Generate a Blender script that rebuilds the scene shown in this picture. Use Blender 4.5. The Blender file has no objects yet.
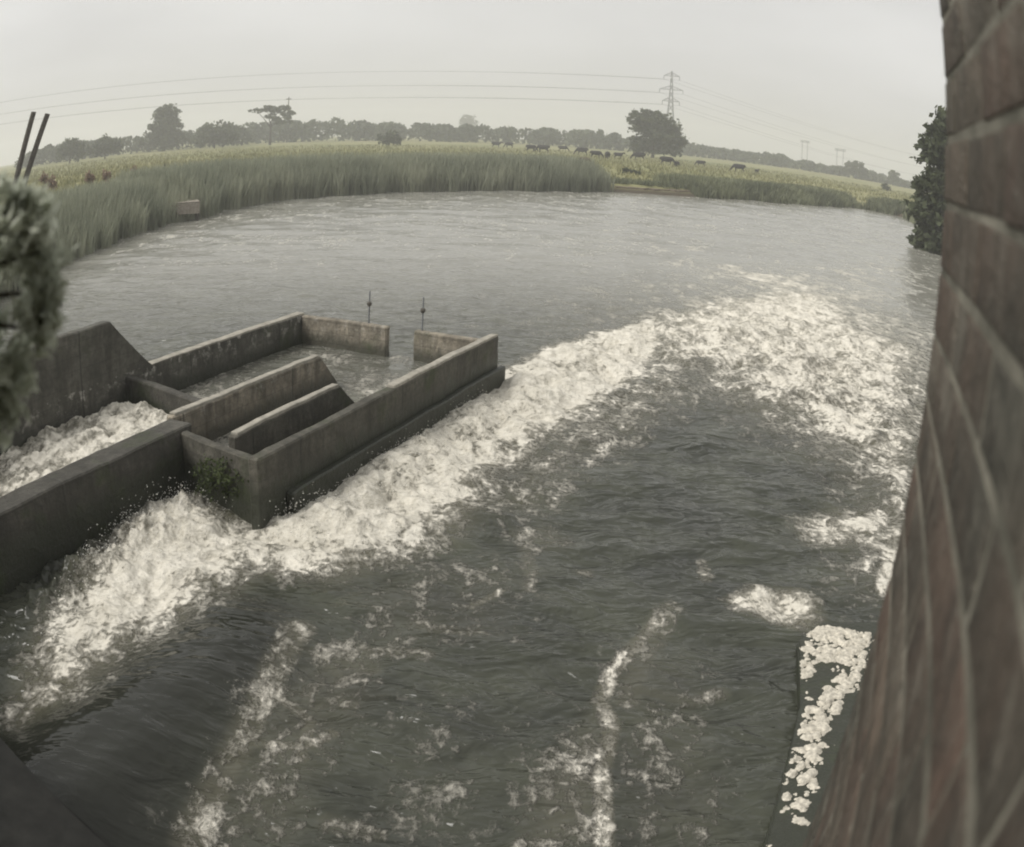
import bpy, bmesh, math, random
import numpy as np
from mathutils import Vector, Matrix, Quaternion

random.seed(7); rng = np.random.default_rng(11)
S = bpy.context.scene
COL = S.collection
R_ = math.radians
H = 4.0                                       # lens height above the river, metres

# ------------------------------------------------------------------ camera model (wide CCTV lens with barrel distortion)
FPX, KD, PITCH, ROLL = 937.177, -0.19576, 0.311768, 0.0487229
_F = np.array([0, math.cos(PITCH), -math.sin(PITCH)]); _R0 = np.array([1., 0, 0]); _U0 = np.cross(_R0, _F)
_R = math.cos(ROLL)*_R0 + math.sin(ROLL)*_U0
_U = -math.sin(ROLL)*_R0 + math.cos(ROLL)*_U0
def ray(px, py):
    x, y = px-512, 423.5-py
    s = math.hypot(x, y) + 1e-9; q = s/FPX; t = q
    for _ in range(40): t = q - KD*t**3
    return math.cos(t)*_F + math.sin(t)*(x/s*_R + y/s*_U)
def at(px, py, z=0.0):
    d = ray(px, py); s = (z-H)/d[2]
    return (float(d[0]*s), float(d[1]*s))
def az(px, py): d = ray(px, py); return math.atan2(d[0], d[1])
def on_az(px, py, dist):
    """ground position at a given distance in a pixel's direction, and the height of the ray there"""
    d = ray(px, py); h = math.hypot(d[0], d[1])
    return float(d[0]/h*dist), float(d[1]/h*dist), float(H + d[2]/h*dist)

# ------------------------------------------------------------------ small helpers
def link(o, parent=None):
    COL.objects.link(o)
    if parent: o.parent = parent
    return o
def tag(o, label=None, cat=None, group=None, kind=None):
    if label: o['label'] = label
    if cat: o['category'] = cat
    if group: o['group'] = group
    if kind: o['kind'] = kind
    return o
def empty(name, loc, label, cat, group=None, rz=0.0, sc=1.0):
    o = bpy.data.objects.new(name, None); o.location = loc; o.rotation_euler = (0, 0, rz); o.scale = (sc,)*3
    o.empty_display_size = .2
    return tag(link(o), label, cat, group)
def mesh_np(name, V, Fc, mat, parent=None, smooth=False, attrs=None):
    """V (n,3) array, Fc (m,k) int array with one k"""
    V = np.asarray(V, np.float32); Fc = np.asarray(Fc, np.int32)
    me = bpy.data.meshes.new(name)
    me.vertices.add(len(V)); me.vertices.foreach_set('co', V.ravel())
    m, k = Fc.shape
    me.loops.add(m*k); me.loops.foreach_set('vertex_index', Fc.ravel())
    me.polygons.add(m); me.polygons.foreach_set('loop_start', np.arange(0, m*k, k, dtype=np.int32))
    me.polygons.foreach_set('loop_total', np.full(m, k, np.int32))
    if smooth: me.polygons.foreach_set('use_smooth', np.ones(m, bool))
    for nm, (dom, arr) in (attrs or {}).items():
        a = me.attributes.new(nm, 'FLOAT', dom); a.data.foreach_set('value', np.asarray(arr, np.float32))
    me.update(calc_edges=True); me.validate()
    if mat: me.materials.append(mat)
    return link(bpy.data.objects.new(name, me), parent)
def mesh_bm(name, bm, mat, parent=None, smooth=False):
    bmesh.ops.recalc_face_normals(bm, faces=bm.faces)
    me = bpy.data.meshes.new(name); bm.to_mesh(me); bm.free()
    if smooth:
        for p in me.polygons: p.use_smooth = True
    me.materials.append(mat)
    return link(bpy.data.objects.new(name, me), parent)
def prism(bm, plan, z0, z1):
    """plan: list of (x, y); z0/z1 numbers or lists"""
    n = len(plan)
    z0 = [z0]*n if np.isscalar(z0) else z0; z1 = [z1]*n if np.isscalar(z1) else z1
    a = [bm.verts.new((p[0], p[1], z)) for p, z in zip(plan, z0)]
    b = [bm.verts.new((p[0], p[1], z)) for p, z in zip(plan, z1)]
    fs = [bm.faces.new(a[::-1]), bm.faces.new(b)]
    for i in range(n):
        j = (i+1) % n; fs.append(bm.faces.new((a[i], a[j], b[j], b[i])))
    return a, b
def bevel_all(bm, w, seg=1):
    bmesh.ops.bevel(bm, geom=list(bm.edges), offset=w, segments=seg, affect='EDGES', clamp_overlap=True)
def tube(bm, pts, rad, seg=8, cap=True):
    """round bar along points with a radius per point"""
    rad = [float(rad)]*len(pts) if np.isscalar(rad) else [float(v) for v in rad]
    rings = []; pts = [Vector(p) for p in pts]
    for i, p in enumerate(pts):
        t = (pts[min(i+1, len(pts)-1)] - pts[max(i-1, 0)]).normalized()
        a = t.orthogonal().normalized() if abs(t.z) > .9 else t.cross(Vector((0, 0, 1))).normalized()
        b = t.cross(a)
        rings.append([bm.verts.new(p + rad[i]*(math.cos(2*math.pi*k/seg)*a + math.sin(2*math.pi*k/seg)*b)) for k in range(seg)])
    for r0, r1 in zip(rings, rings[1:]):
        for k in range(seg):
            bm.faces.new((r0[k], r0[(k+1) % seg], r1[(k+1) % seg], r1[k]))
    if cap:
        bm.faces.new(rings[0][::-1]); bm.faces.new(rings[-1])

# ------------------------------------------------------------------ noise (numpy gradient noise)
_perm = rng.permutation(4096).astype(np.int64)
_ga = rng.uniform(0, 2*np.pi, 4096)
def gnoise(x, y):
    xi = np.floor(x).astype(np.int64); yi = np.floor(y).astype(np.int64)
    fx, fy = x-xi, y-yi
    u, v = fx*fx*fx*(fx*(fx*6-15)+10), fy*fy*fy*(fy*(fy*6-15)+10)
    def g(ix, iy, dx, dy):
        h = _perm[(_perm[ix & 4095] + iy) & 4095]; a = _ga[h]
        return np.cos(a)*dx + np.sin(a)*dy
    n00 = g(xi, yi, fx, fy); n10 = g(xi+1, yi, fx-1, fy); n01 = g(xi, yi+1, fx, fy-1); n11 = g(xi+1, yi+1, fx-1, fy-1)
    return (n00*(1-u)+n10*u)*(1-v) + (n01*(1-u)+n11*u)*v
def fbm(x, y, oct=4, gain=.5):
    s = 0; a = 1; 
    for i in range(oct):
        s = s + a*gnoise(x*2**i + 17.3*i, y*2**i - 9.1*i); a *= gain
    return s
def seg_dist(x, y, a, b):
    ax, ay = a; dx, dy = b[0]-ax, b[1]-ay
    t = np.clip(((x-ax)*dx + (y-ay)*dy)/(dx*dx+dy*dy+1e-12), 0, 1)
    return np.hypot(x-ax-t*dx, y-ay-t*dy)
def poly_sd(x, y, P):
    """signed distance, positive inside"""
    d = np.full(np.shape(x), 1e9); ins = np.zeros(np.shape(x), bool)
    for i in range(len(P)):
        a, b = P[i-1], P[i]
        d = np.minimum(d, seg_dist(x, y, a, b))
        c = ((a[1] > y) != (b[1] > y)) & (x < (b[0]-a[0])*(y-a[1])/(b[1]-a[1]+1e-12) + a[0])
        ins ^= c
    return np.where(ins, d, -d)
def sstep(a, b, x):
    t = np.clip((x-a)/(b-a), 0, 1); return t*t*(3-2*t)

# ------------------------------------------------------------------ materials
class N:
    def __init__(s, name):
        s.m = bpy.data.materials.new(name); s.m.use_nodes = True; s.t = s.m.node_tree
        s.b = s.t.nodes['Principled BSDF']; s.out = s.t.nodes['Material Output']
    def n(s, typ, **kw):
        nd = s.t.nodes.new(typ)
        for k, v in kw.items():
            if k.startswith('i_'):
                key = k[2:]; key = int(key) if key.isdigit() else key
                nd.inputs[key].default_value = v
            else: setattr(nd, k, v)
        return nd
    def l(s, a, b): s.t.links.new(a, b)
    def noise(s, scale, detail=4, rough=.55, vec=None, out='Fac', dist=0):
        nd = s.n('ShaderNodeTexNoise'); nd.inputs['Scale'].default_value = scale; nd.inputs['Detail'].default_value = detail
        nd.inputs['Roughness'].default_value = rough; nd.inputs['Distortion'].default_value = dist
        if vec is not None: s.l(vec, nd.inputs['Vector'])
        return nd.outputs[out]
    def coord(s, kind='Object', scale=None):
        c = s.n('ShaderNodeTexCoord').outputs[kind]
        if scale:
            mp = s.n('ShaderNodeMapping'); mp.inputs['Scale'].default_value = scale; s.l(c, mp.inputs['Vector']); c = mp.outputs[0]
        return c
    def pos(s): return s.n('ShaderNodeNewGeometry').outputs['Position']
    def ramp(s, fac, stops):
        r = s.n('ShaderNodeValToRGB'); el = r.color_ramp.elements
        while len(el) < len(stops): el.new(.5)
        for e, (p, c) in zip(el, stops):
            e.position = p; e.color = (c, c, c, 1) if np.isscalar(c) else (*c, 1)
        s.l(fac, r.inputs[0]); return r.outputs[0]
    def mix(s, fac, a, b, mode='MIX'):
        m = s.n('ShaderNodeMix', data_type='RGBA', blend_type=mode)
        for k, v in ((0, fac), (6, a), (7, b)):
            if hasattr(v, 'is_linked') or hasattr(v, 'links'): s.l(v, m.inputs[k])
            else: m.inputs[k].default_value = v if k == 0 else (*v, 1)
        return m.outputs[2]
    def math(s, op, a, b=None, c=None, clamp=False):
        m = s.n('ShaderNodeMath', operation=op, use_clamp=clamp)
        for i, v in enumerate((a, b, c)):
            if v is None: continue
            if hasattr(v, 'links'): s.l(v, m.inputs[i])
            else: m.inputs[i].default_value = v
        return m.outputs[0]
    def attr(s, name): return s.n('ShaderNodeAttribute', attribute_name=name).outputs['Fac']
    def bump(s, h, strength=.5, dist=.02):
        b = s.n('ShaderNodeBump'); b.inputs['Strength'].default_value = strength; b.inputs['Distance'].default_value = dist
        s.l(h, b.inputs['Height']); s.l(b.outputs[0], s.b.inputs['Normal'])
    def col(s, c): 
        if hasattr(c, 'links'): s.l(c, s.b.inputs['Base Color'])
        else: s.b.inputs['Base Color'].default_value = (*c, 1)
    def rough(s, r, spec=.5):
        if hasattr(r, 'links'): s.l(r, s.b.inputs['Roughness'])
        else: s.b.inputs['Roughness'].default_value = r
        s.b.inputs['Specular IOR Level'].default_value = spec

def plain(name, c, rough=.8, var=.35, scale=6.0, spec=.3):
    m = N(name); f = m.noise(scale, 5, .6, m.coord())
    m.col(m.mix(m.ramp(f, [(.3, 0.), (.7, 1.)]), tuple(v*(1-var) for v in c), tuple(v*(1+var) for v in c)))
    m.rough(rough, spec); m.bump(f, .4, .02); return m.m

def leafy(name, dark, light, spec=.25, thru=.25):
    m = N(name)
    t = m.attr('tint')
    m.col(m.mix(t, dark, light)); m.rough(.6, spec)
    # a little light passes through leaves
    tr = m.n('ShaderNodeBsdfTranslucent'); c = m.mix(t, dark, light); m.l(c, tr.inputs[0])
    ms = m.n('ShaderNodeMixShader'); ms.inputs[0].default_value = thru
    m.l(m.b.outputs[0], ms.inputs[1]); m.l(tr.outputs[0], ms.inputs[2]); m.l(ms.outputs[0], m.out.inputs['Surface'])
    return m.m

def water_mat(name, body=(.050, .053, .043)):
    m = N(name); P = m.coord('Object')
    D = m.attr('foam')
    mp = m.n('ShaderNodeMapping'); mp.inputs['Rotation'].default_value = (0, 0, R_(18)); mp.inputs['Scale'].default_value = (1.0, .62, 1.0); m.l(P, mp.inputs['Vector'])
    n1 = m.noise(1.35, 6, .6, mp.outputs[0], dist=.8); n2 = m.noise(5.0, 6, .66, mp.outputs[0], dist=.6); n3 = m.noise(14.0, 4, .65, P, dist=.3)
    nn = m.math('ADD', m.math('MULTIPLY', m.math('SUBTRACT', n1, .5), 1.9), m.math('MULTIPLY', m.math('SUBTRACT', n2, .5), m.math('SUBTRACT', 2.5, m.math('MULTIPLY', m.attr('milky'), 1.4))))
    nn = m.math('ADD', nn, m.math('MULTIPLY', m.math('SUBTRACT', n3, .5), m.math('SUBTRACT', 1.9, m.math('MULTIPLY', m.attr('milky'), 1.8))))
    v = m.math('ADD', D, nn)
    f = m.n('ShaderNodeMapRange', interpolation_type='SMOOTHSTEP'); f.inputs['From Min'].default_value = .20; f.inputs['From Max'].default_value = 1.06
    m.l(v, f.inputs['Value']); f0 = f.outputs[0]
    f0 = m.math('MULTIPLY', f0, m.math('MULTIPLY', D, 5.0, clamp=True))
    sub = m.math('ADD', m.math('ADD', m.math('MULTIPLY', n2, .6), m.math('MULTIPLY', n1, .35)), m.math('MULTIPLY', n3, .5))   # thin and thick froth
    fc = m.mix(m.ramp(sub, [(.50, 0.), (.84, 1.)]), (.36, .335, .27), (.70, .665, .58))
    silt = m.noise(.8, 4, .6, P)
    aer = m.n('ShaderNodeMapRange'); aer.inputs['From Min'].default_value = .1; aer.inputs['From Max'].default_value = 1.0; m.l(D, aer.inputs['Value'])
    wc = m.mix(m.ramp(silt, [(.35, 0.), (.7, 1.)]), tuple(c*.75 for c in body), (body[0]*1.25, body[1]*1.25, body[2]*1.1))
    wc = m.mix(m.attr('milky'), wc, (.27, .265, .23))                           # far water lightened: leftover bubbles plus sky reflection put into the colour
    wc = m.mix(m.attr('clear'), wc, (.021, .022, .017))                         # the glassy sheet carries no bubbles
    wc = m.mix(m.math('MULTIPLY', aer.outputs[0], .5), wc, (.20, .185, .13))       # bubbles under the surface
    m.col(m.mix(f0, wc, fc))
    rr = m.n('ShaderNodeMapRange'); m.l(f0, rr.inputs['Value']); rr.inputs['To Min'].default_value = .14; rr.inputs['To Max'].default_value = .95
    m.rough(rr.outputs[0], .5); m.b.inputs['IOR'].default_value = 1.33
    w1 = m.n('ShaderNodeMapping'); w1.inputs['Scale'].default_value = (.8, 1.45, 1); w1.inputs['Rotation'].default_value = (0, 0, R_(-8)); m.l(P, w1.inputs['Vector'])
    b1 = m.noise(1.5, 3.2, .52, w1.outputs[0], dist=.9); b2 = m.noise(5.0, 2, .5, w1.outputs[0], dist=.5)
    hh = m.math('ADD', b1, m.math('MULTIPLY', b2, .30))
    hh = m.math('ADD', hh, m.math('MULTIPLY', m.math('MULTIPLY', f0, sub), .45))
    m.bump(m.math('MULTIPLY', hh, m.attr('chop')), 1.0, .17)
    return m.m

def concrete(name, base, algae=(.030, .034, .022), z_wet=.45, streak=0.0, rust=0.0):
    m = N(name); P = m.pos()
    n1 = m.noise(2.2, 6, .62, P); n2 = m.noise(14, 5, .7, P)
    sc = m.n('ShaderNodeMapping'); sc.inputs['Scale'].default_value = (7, 7, .9); m.l(P, sc.inputs['Vector'])
    n3 = m.noise(1.0, 4, .6, sc.outputs[0])                    # run-off stains
    c = m.mix(m.ramp(n1, [(.3, 0.), (.72, 1.)]), tuple(v*.45 for v in base), tuple(v*1.35 for v in base))
    c = m.mix(m.math('MULTIPLY', m.ramp(n2, [(.42, 0.), (.66, 1.)]), .7), c, tuple(v*.45 for v in base))
    c = m.mix(m.math('MULTIPLY', m.ramp(n3, [(.45, 0.), (.65, 1.)]), .55), c, (.035, .033, .026))
    z = m.n('ShaderNodeSeparateXYZ'); m.l(P, z.inputs[0])
    lo = m.math('ADD', z.outputs[2], m.math('MULTIPLY', m.math('SUBTRACT', n3, .5), .55))
    wet = m.n('ShaderNodeMapRange', interpolation_type='SMOOTHSTEP'); wet.inputs['From Min'].default_value = z_wet+.12; wet.inputs['From Max'].default_value = z_wet-.1
    m.l(lo, wet.inputs['Value'])
    c = m.mix(m.math('MULTIPLY', wet.outputs[0], .85), c, algae)
    moss = m.ramp(m.noise(1.3, 5, .65, P), [(.56, 0.), (.68, 1.)])
    c = m.mix(m.math('MULTIPLY', moss, .55), c, (.045, .060, .022))
    if streak:
        w = m.ramp(m.noise(6.5, 6, .7, P), [(.54, 0.), (.70, 1.)])
        top = m.n('ShaderNodeMapRange'); top.inputs['From Min'].default_value = .45; top.inputs['From Max'].default_value = .76; m.l(z.outputs[2], top.inputs['Value'])
        w = m.math('MULTIPLY', w, m.math('LESS_THAN', z.outputs[2], .84))
        c = m.mix(m.math('MULTIPLY', m.math('MULTIPLY', w, top.outputs[0]), streak), c, (.5, .48, .43))
    dt = m.n('ShaderNodeVectorMath', operation='DOT_PRODUCT'); m.l(P, dt.inputs[0]); dt.inputs[1].default_value = (.351, .9364, 0)
    j1 = m.math('LESS_THAN', m.math('FRACT', m.math('ADD', m.math('MULTIPLY', z.outputs[2], 5.4), m.math('MULTIPLY', n2, .05))), .075)      # shutter-board lines
    j2 = m.math('LESS_THAN', m.math('FRACT', m.math('ADD', m.math('MULTIPLY', dt.outputs['Value'], .42), .76)), .012)                 # cast joints
    jj = m.math('MAXIMUM', m.math('MULTIPLY', j1, .4), j2)
    c = m.mix(m.math('MULTIPLY', jj, .65), c, (.03, .03, .024))
    m.col(c)
    r = m.n('ShaderNodeMapRange'); m.l(wet.outputs[0], r.inputs['Value']); r.inputs['To Min'].default_value = .85; r.inputs['To Max'].default_value = .45
    m.rough(r.outputs[0], .4)
    m.bump(m.math('SUBTRACT', m.math('ADD', n2, n1), m.math('MULTIPLY', jj, .5)), .7, .03)
    return m.m

M = {}
M['water'] = water_mat('river water')
M['concrete'] = concrete('weathered concrete', (.105, .098, .078))
M['lit_concrete'] = concrete('beige lit concrete', (.30, .265, .205), algae=(.06, .06, .045), z_wet=.46, streak=.5)  # beige staining, with the light on these faces put into the base colour
M['droppings'] = concrete('stained concrete', (.12, .115, .095), streak=.95)
M['cap'] = plain('dry concrete top', (.30, .28, .235), .9, .3, 9)
M['dark_concrete'] = concrete('dark shaded wet concrete', (.085, .080, .067), z_wet=.5)  # wet ledge tone; the channel wall's deep shade is also in this colour
M['spray'] = plain('spray drops', (.82, .80, .74), .8, .1, 5)
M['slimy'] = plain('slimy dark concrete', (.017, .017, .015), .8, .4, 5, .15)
M['cow'] = plain('black cattle hide', (.013, .012, .012), .75, .3, 3)
M['brown_cow'] = plain('brown calf hide', (.085, .052, .03), .75, .3, 3)
M['wood'] = plain('weathered timber', (.085, .077, .064), .85, .4, 8)
M['pale_wood'] = plain('bleached timber', (.27, .24, .20), .85, .3, 8)
M['steel'] = plain('galvanised steel', (.16, .165, .17), .6, .2, 2)
M['wire'] = plain('aluminium conductor', (.12, .12, .125), .6, .1, 2)
M['bark'] = plain('bark', (.055, .046, .035), .9, .4, 5)
M['mud'] = plain('bare river mud', (.20, .165, .12), .9, .35, 2)
M['scum'] = plain('dirty foam', (.50, .465, .39), .95, .45, 30)
M['reed'] = leafy('reed leaves', (.23, .25, .185), (.38, .39, .29), thru=.45)
M['grass'] = leafy('meadow grass', (.16, .165, .075), (.32, .305, .155))
M['scrub'] = leafy('bank weeds', (.11, .125, .075), (.24, .255, .15))
M['oak'] = leafy('tree leaves', (.030, .040, .021), (.090, .105, .052))
M['hedge'] = leafy('hedge leaves', (.034, .044, .026), (.092, .108, .060))
M['pale_leaf'] = leafy('grey green shrub leaves', (.42, .45, .37), (.64, .66, .56), thru=.7)
M['dock'] = leafy('rusty dock seed heads', (.24, .165, .125), (.36, .27, .20))
M['weed'] = leafy('bright weed leaves', (.04, .055, .02), (.085, .105, .042))

# ------------------------------------------------------------------ river outline and land
shore_px = [(60, 262), (120, 240), (170, 224), (196, 218), (240, 207), (300, 198), (400, 191.5), (520, 190.5), (612, 191.5), (700, 197), (800, 204.5), (862, 209)]
SHORE = [at(*p) for p in shore_px]
RIVER = [(-60, -40), (-9.6, -40), (-9.6, 7.0), (-11.5, 13), (-14.5, 20)] + SHORE + [(40.5, 92), (36.5, 76), (28.5, 55), (24, 40), (21, 24), (20, -40)]
RIVER = RIVER[1:]
def land_z(x, y):
    d = -poly_sd(x, y, RIVER)                 # >0 on land
    z = np.where(d < 0, np.maximum(-1.6, -.25 + d*.5), -.25 + np.minimum(d, 1.6)*.55)
    z = z + sstep(1.2, 26, d)*.72 + sstep(40, 420, d)*.9
    z = z + np.where(d > 1, .10*fbm(x/9, y/9, 3)*np.clip(d/8, 0, 1), 0)
    return z
def lz(x, y): return float(land_z(np.array([float(x)]), np.array([float(y)]))[0])
def field_at(px, py):
    z = 1.4
    for _ in range(12):
        x, y = at(px, py, z); z = .5*z + .5*lz(x, y)
    return x, y, lz(x, y)

def polar_grid(azs, rs):
    A, Rr = np.meshgrid(azs, rs); X = np.sin(A)*Rr; Y = np.cos(A)*Rr
    na, nr = len(azs), len(rs)
    i = np.arange(na-1)[None, :] + na*np.arange(nr-1)[:, None]
    Fc = np.stack([i, i+1, i+1+na, i+na], -1).reshape(-1, 4)[:, ::-1]
    return X.ravel(), Y.ravel(), Fc

x, y, Fc = polar_grid(np.radians(np.linspace(-100, 100, 500)), np.concatenate([np.geomspace(6, 200, 260), np.geomspace(206, 1500, 50)]))
gm = N('meadow ground'); Pp = gm.pos()
a1 = gm.noise(.035, 4, .6, Pp); a2 = gm.noise(.6, 5, .65, Pp)
gc = gm.mix(gm.ramp(a1, [(.35, 0.), (.65, 1.)]), (.19, .20, .090), (.30, .275, .14))
gc = gm.mix(gm.math('MULTIPLY', gm.ramp(a2, [(.4, 0.), (.7, 1.)]), .5), gc, (.10, .115, .042))
zz = gm.n('ShaderNodeSeparateXYZ'); gm.l(Pp, zz.inputs[0])
bk = gm.n('ShaderNodeMapRange'); bk.inputs['From Min'].default_value = .55; bk.inputs['From Max'].default_value = .15; gm.l(zz.outputs[2], bk.inputs['Value'])
gm.col(gm.mix(bk.outputs[0], gc, (.075, .062, .042))); gm.rough(.95, .2); gm.bump(a2, .6, .1)
tag(mesh_np('field', np.stack([x, y, land_z(x, y)], 1), Fc, gm.m, smooth=True), 'flat green and yellow grazing meadow beyond the river', kind='structure')

# ------------------------------------------------------------------ fish pass frame of reference:  u along the flow, n across it
def FP(u, n): return (u*.3510+n*.9364, u*.9364-n*.3510)
N_BACK, N_W3, N_NEAR, N_W2, N_OUT = -8.95, -7.02, -6.69, -5.94, -5.28
TOP = .80

# ------------------------------------------------------------------ river water with foam
def pw(pts, z=0.0): return [at(px, py, z) for px, py in pts]
foam_polys = [  # pixels on the water plane, weight, softness (m)
    ([(22, 726), (70, 700), (112, 655), (200, 603), (250, 572), (330, 574), (400, 556), (446, 532), (470, 505), (500, 470), (560, 432), (600, 405), (640, 372), (665, 350), (660, 318), (560, 345), (505, 372), (440, 414), (330, 480), (250, 524), (206, 508), (150, 508), (110, 552), (66, 610), (40, 660)], 1.32, .50),
    ([(640, 318), (720, 298), (780, 290), (835, 296), (870, 330), (928, 352), (925, 440), (905, 520), (893, 580), (885, 560), (884, 500), (858, 472), (820, 444), (790, 424), (740, 402), (690, 368), (640, 350)], 1.0, 1.6),
    ([(505, 372), (560, 352), (640, 330), (640, 372), (560, 432), (500, 470)], 1.0, .8),
    ([(580, 400), (660, 362), (700, 385), (660, 420), (600, 450), (520, 510), (470, 515)], .66, .8),
    ([(620, 330), (700, 300), (740, 320), (720, 372), (690, 372), (650, 380)], .95, 1.0),
    ([(800, 520), (840, 508), (900, 505), (895, 560), (860, 548), (815, 545)], .92, .4),
    ([(862, 440), (925, 400), (905, 520), (893, 580), (884, 560), (886, 500)], 1.0, .5),
    ([(690, 262), (830, 280), (930, 330), (930, 420), (870, 400), (760, 300)], .66, 3.0),
    ([(560, 300), (700, 262), (930, 262), (930, 340), (700, 300), (560, 350)], .36, 4.0),  # bright ripple reflections on the far river, laid in as thin foam
    ([(726, 600), (752, 590), (800, 592), (816, 606), (820, 622), (808, 634), (770, 622), (740, 614)], 1.05, .16),
    ([(505, 530), (545, 520), (580, 545), (530, 550)], .42, .2),
    ([(575, 566), (592, 568), (592, 577), (576, 575)], .62, .09),
    ([(250, 700), (330, 640), (385, 690), (330, 760), (300, 847), (180, 847), (220, 770)], .34, .35),
    ([(300, 648), (350, 640), (385, 665), (350, 690), (330, 735), (305, 740), (320, 690)], .40, .2),
    ([(540, 770), (600, 700), (610, 847), (520, 847)], .46, .25),
    ([(610, 640), (700, 660), (740, 847), (610, 847)], .24, .3),
    ([(350, 560), (520, 560), (520, 640), (350, 660)], .22, .4),
    ([(360, 700), (560, 690), (560, 847), (330, 847)], .12, .4),
]
foam_lines = [  # pixel polyline, half width (m), weight
    ([(655, 622), (640, 642), (612, 674), (600, 700), (612, 726), (600, 772), (603, 850)], .055, .70),
    ([(668, 610), (640, 660), (628, 700)], .10, .42),
    ([(300, 632), (276, 672), (258, 716), (240, 752), (218, 792), (190, 850)], .09, .62),
    ([(318, 655), (345, 668), (372, 672)], .06, .42), ([(300, 716), (330, 700), (352, 706)], .06, .42),
    ([(262, 690), (310, 720), (300, 760)], .05, .6), ([(240, 745), (300, 750), (330, 735)], .05, .6),
    ([(412, 624), (440, 628), (478, 633)], .08, .40), ([(360, 650), (396, 654), (424, 656)], .08, .40),
    ([(470, 608), (500, 592)], .04, .6), ([(525, 545), (530, 575), (527, 590)], .06, .36),
    ([(330, 822), (370, 832)], .08, .36), ([(640, 690), (690, 700), (720, 694)], .07, .36),
    ([(885, 592), (889, 560), (893, 530)], .10, .95),
    ([(703, 563), (706, 580)], .05, .42),
]
def foam_field(x, y):
    D = .17*sstep(14, 36, np.hypot(x, y))*(.55+.9*np.clip(.5+fbm(x*.11, y*.2, 3), 0, 1))      # sparse foam flecks added in place of the far water's reflected brightness
    for px, w, s in foam_polys:
        sd = poly_sd(x, y, pw(px)); D = np.maximum(D, w*sstep(-s, s, sd))
    for px, hw, w in foam_lines:
        P = pw(px); d = np.full_like(x, 1e9)
        for a, b in zip(P, P[1:]): d = np.minimum(d, seg_dist(x, y, a, b))
        D = np.maximum(D, w*(1-sstep(hw*.4, hw*2.2, d)))
    return D
TONGUE = pw([(-60, 800), (10, 730), (110, 668), (215, 596), (312, 604), (296, 648), (252, 730), (195, 850), (170, 930), (-60, 930)])
def tongue_sd(x, y):
    """blurred distance into the glassy sheet, so that it swells without creases"""
    t = 0
    for k in range(10):
        a = k*2.4; r = .16+.30*(k/10)**.5
        t = t + poly_sd(x+r*math.cos(a), y+r*math.sin(a), TONGUE)/10
    return t
def bulk_field(x, y):
    """where the water is heaped up: the big foam masses only, with soft shoulders"""
    D = np.zeros_like(x)
    for k in (0, 1, 2, 3, 4, 9):
        px, w, s = foam_polys[k]; sd = poly_sd(x, y, pw(px)); D = np.maximum(D, min(w, 1)*sstep(-.25-s*.3, .6+s*.6, sd))
    return D
def water_h(x, y, D):
    r = np.hypot(x, y); B = bulk_field(x, y)
    near = 1-sstep(14, 34, r)
    t = tongue_sd(x, y); calm = sstep(-.3, .6, t)
    h = (.016 + .042*near*(1-calm))*fbm(x*1.0, y*1.8, 4)
    h += .045*(1-calm*.8)*near*fbm(x*.7+3, y*.9, 3)
    h += (1-near)*(.11*fbm(x*.20+5, y*.42, 2) + .05*fbm(x*.5, y*1.1, 3))
    h += B*(.08 + .20*fbm(x*.9, y*.8, 2) + .15*fbm(x*2.1, y*1.8, 3, .55)) * (1-.35*sstep(15, 30, r))
    # glassy chute: a long smooth hump with streaky ribs, its lee edge breaking off sharply
    h += .36*sstep(-.25, 1.0, t) + calm*.05*fbm(x*1.1-y*.6, (x*.45+y)*.3, 2)
    # hydraulic jump standing up along the foot of the wall
    u = x*.351+y*.9364; n = x*.9364-y*.351
    dw = n-N_NEAR
    sp = np.exp(-((dw-.35)/.38)**2)*sstep(3.2, 5.0, u)*(1-sstep(7.0, 8.0, u))
    h += sp*(.12 + .16*fbm(x*1.6, y*1.6, 2) + .14*fbm(x*5, y*5, 3, .6))
    dw2 = n-N_OUT; sp2 = np.exp(-((dw2-.5)/.5)**2)*sstep(6.4, 7.2, u)*(1-sstep(10, 13, u))
    h += sp2*(.06 + .08*fbm(x*3, y*3, 4, .6))
    return h
rs = np.concatenate([np.geomspace(1.0, 3.2, 60)[:-1], np.geomspace(3.2, 28, 640)[:-1], np.geomspace(28, 130, 240)])
x, y, Fc = polar_grid(np.radians(np.concatenate([np.linspace(-75, -36, 60)[:-1], np.linspace(-36, 36, 760), np.linspace(36, 75, 60)[1:]])), rs)
D = foam_field(x, y)
tag(mesh_np('river_water', np.stack([x, y, water_h(x, y, D)], 1), Fc, M['water'], smooth=True, attrs={'foam': ('POINT', D), 'milky': ('POINT', .85*sstep(11, 32, np.hypot(x, y))), 'clear': ('POINT', .95*sstep(-.35, .6, tongue_sd(x, y))), 'chop': ('POINT', (1-.80*sstep(12, 34, np.hypot(x, y)))*(1-.75*sstep(-.3, .7, tongue_sd(x, y))))}),
    'grey brown river rushing away in white foam', kind='structure')

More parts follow.
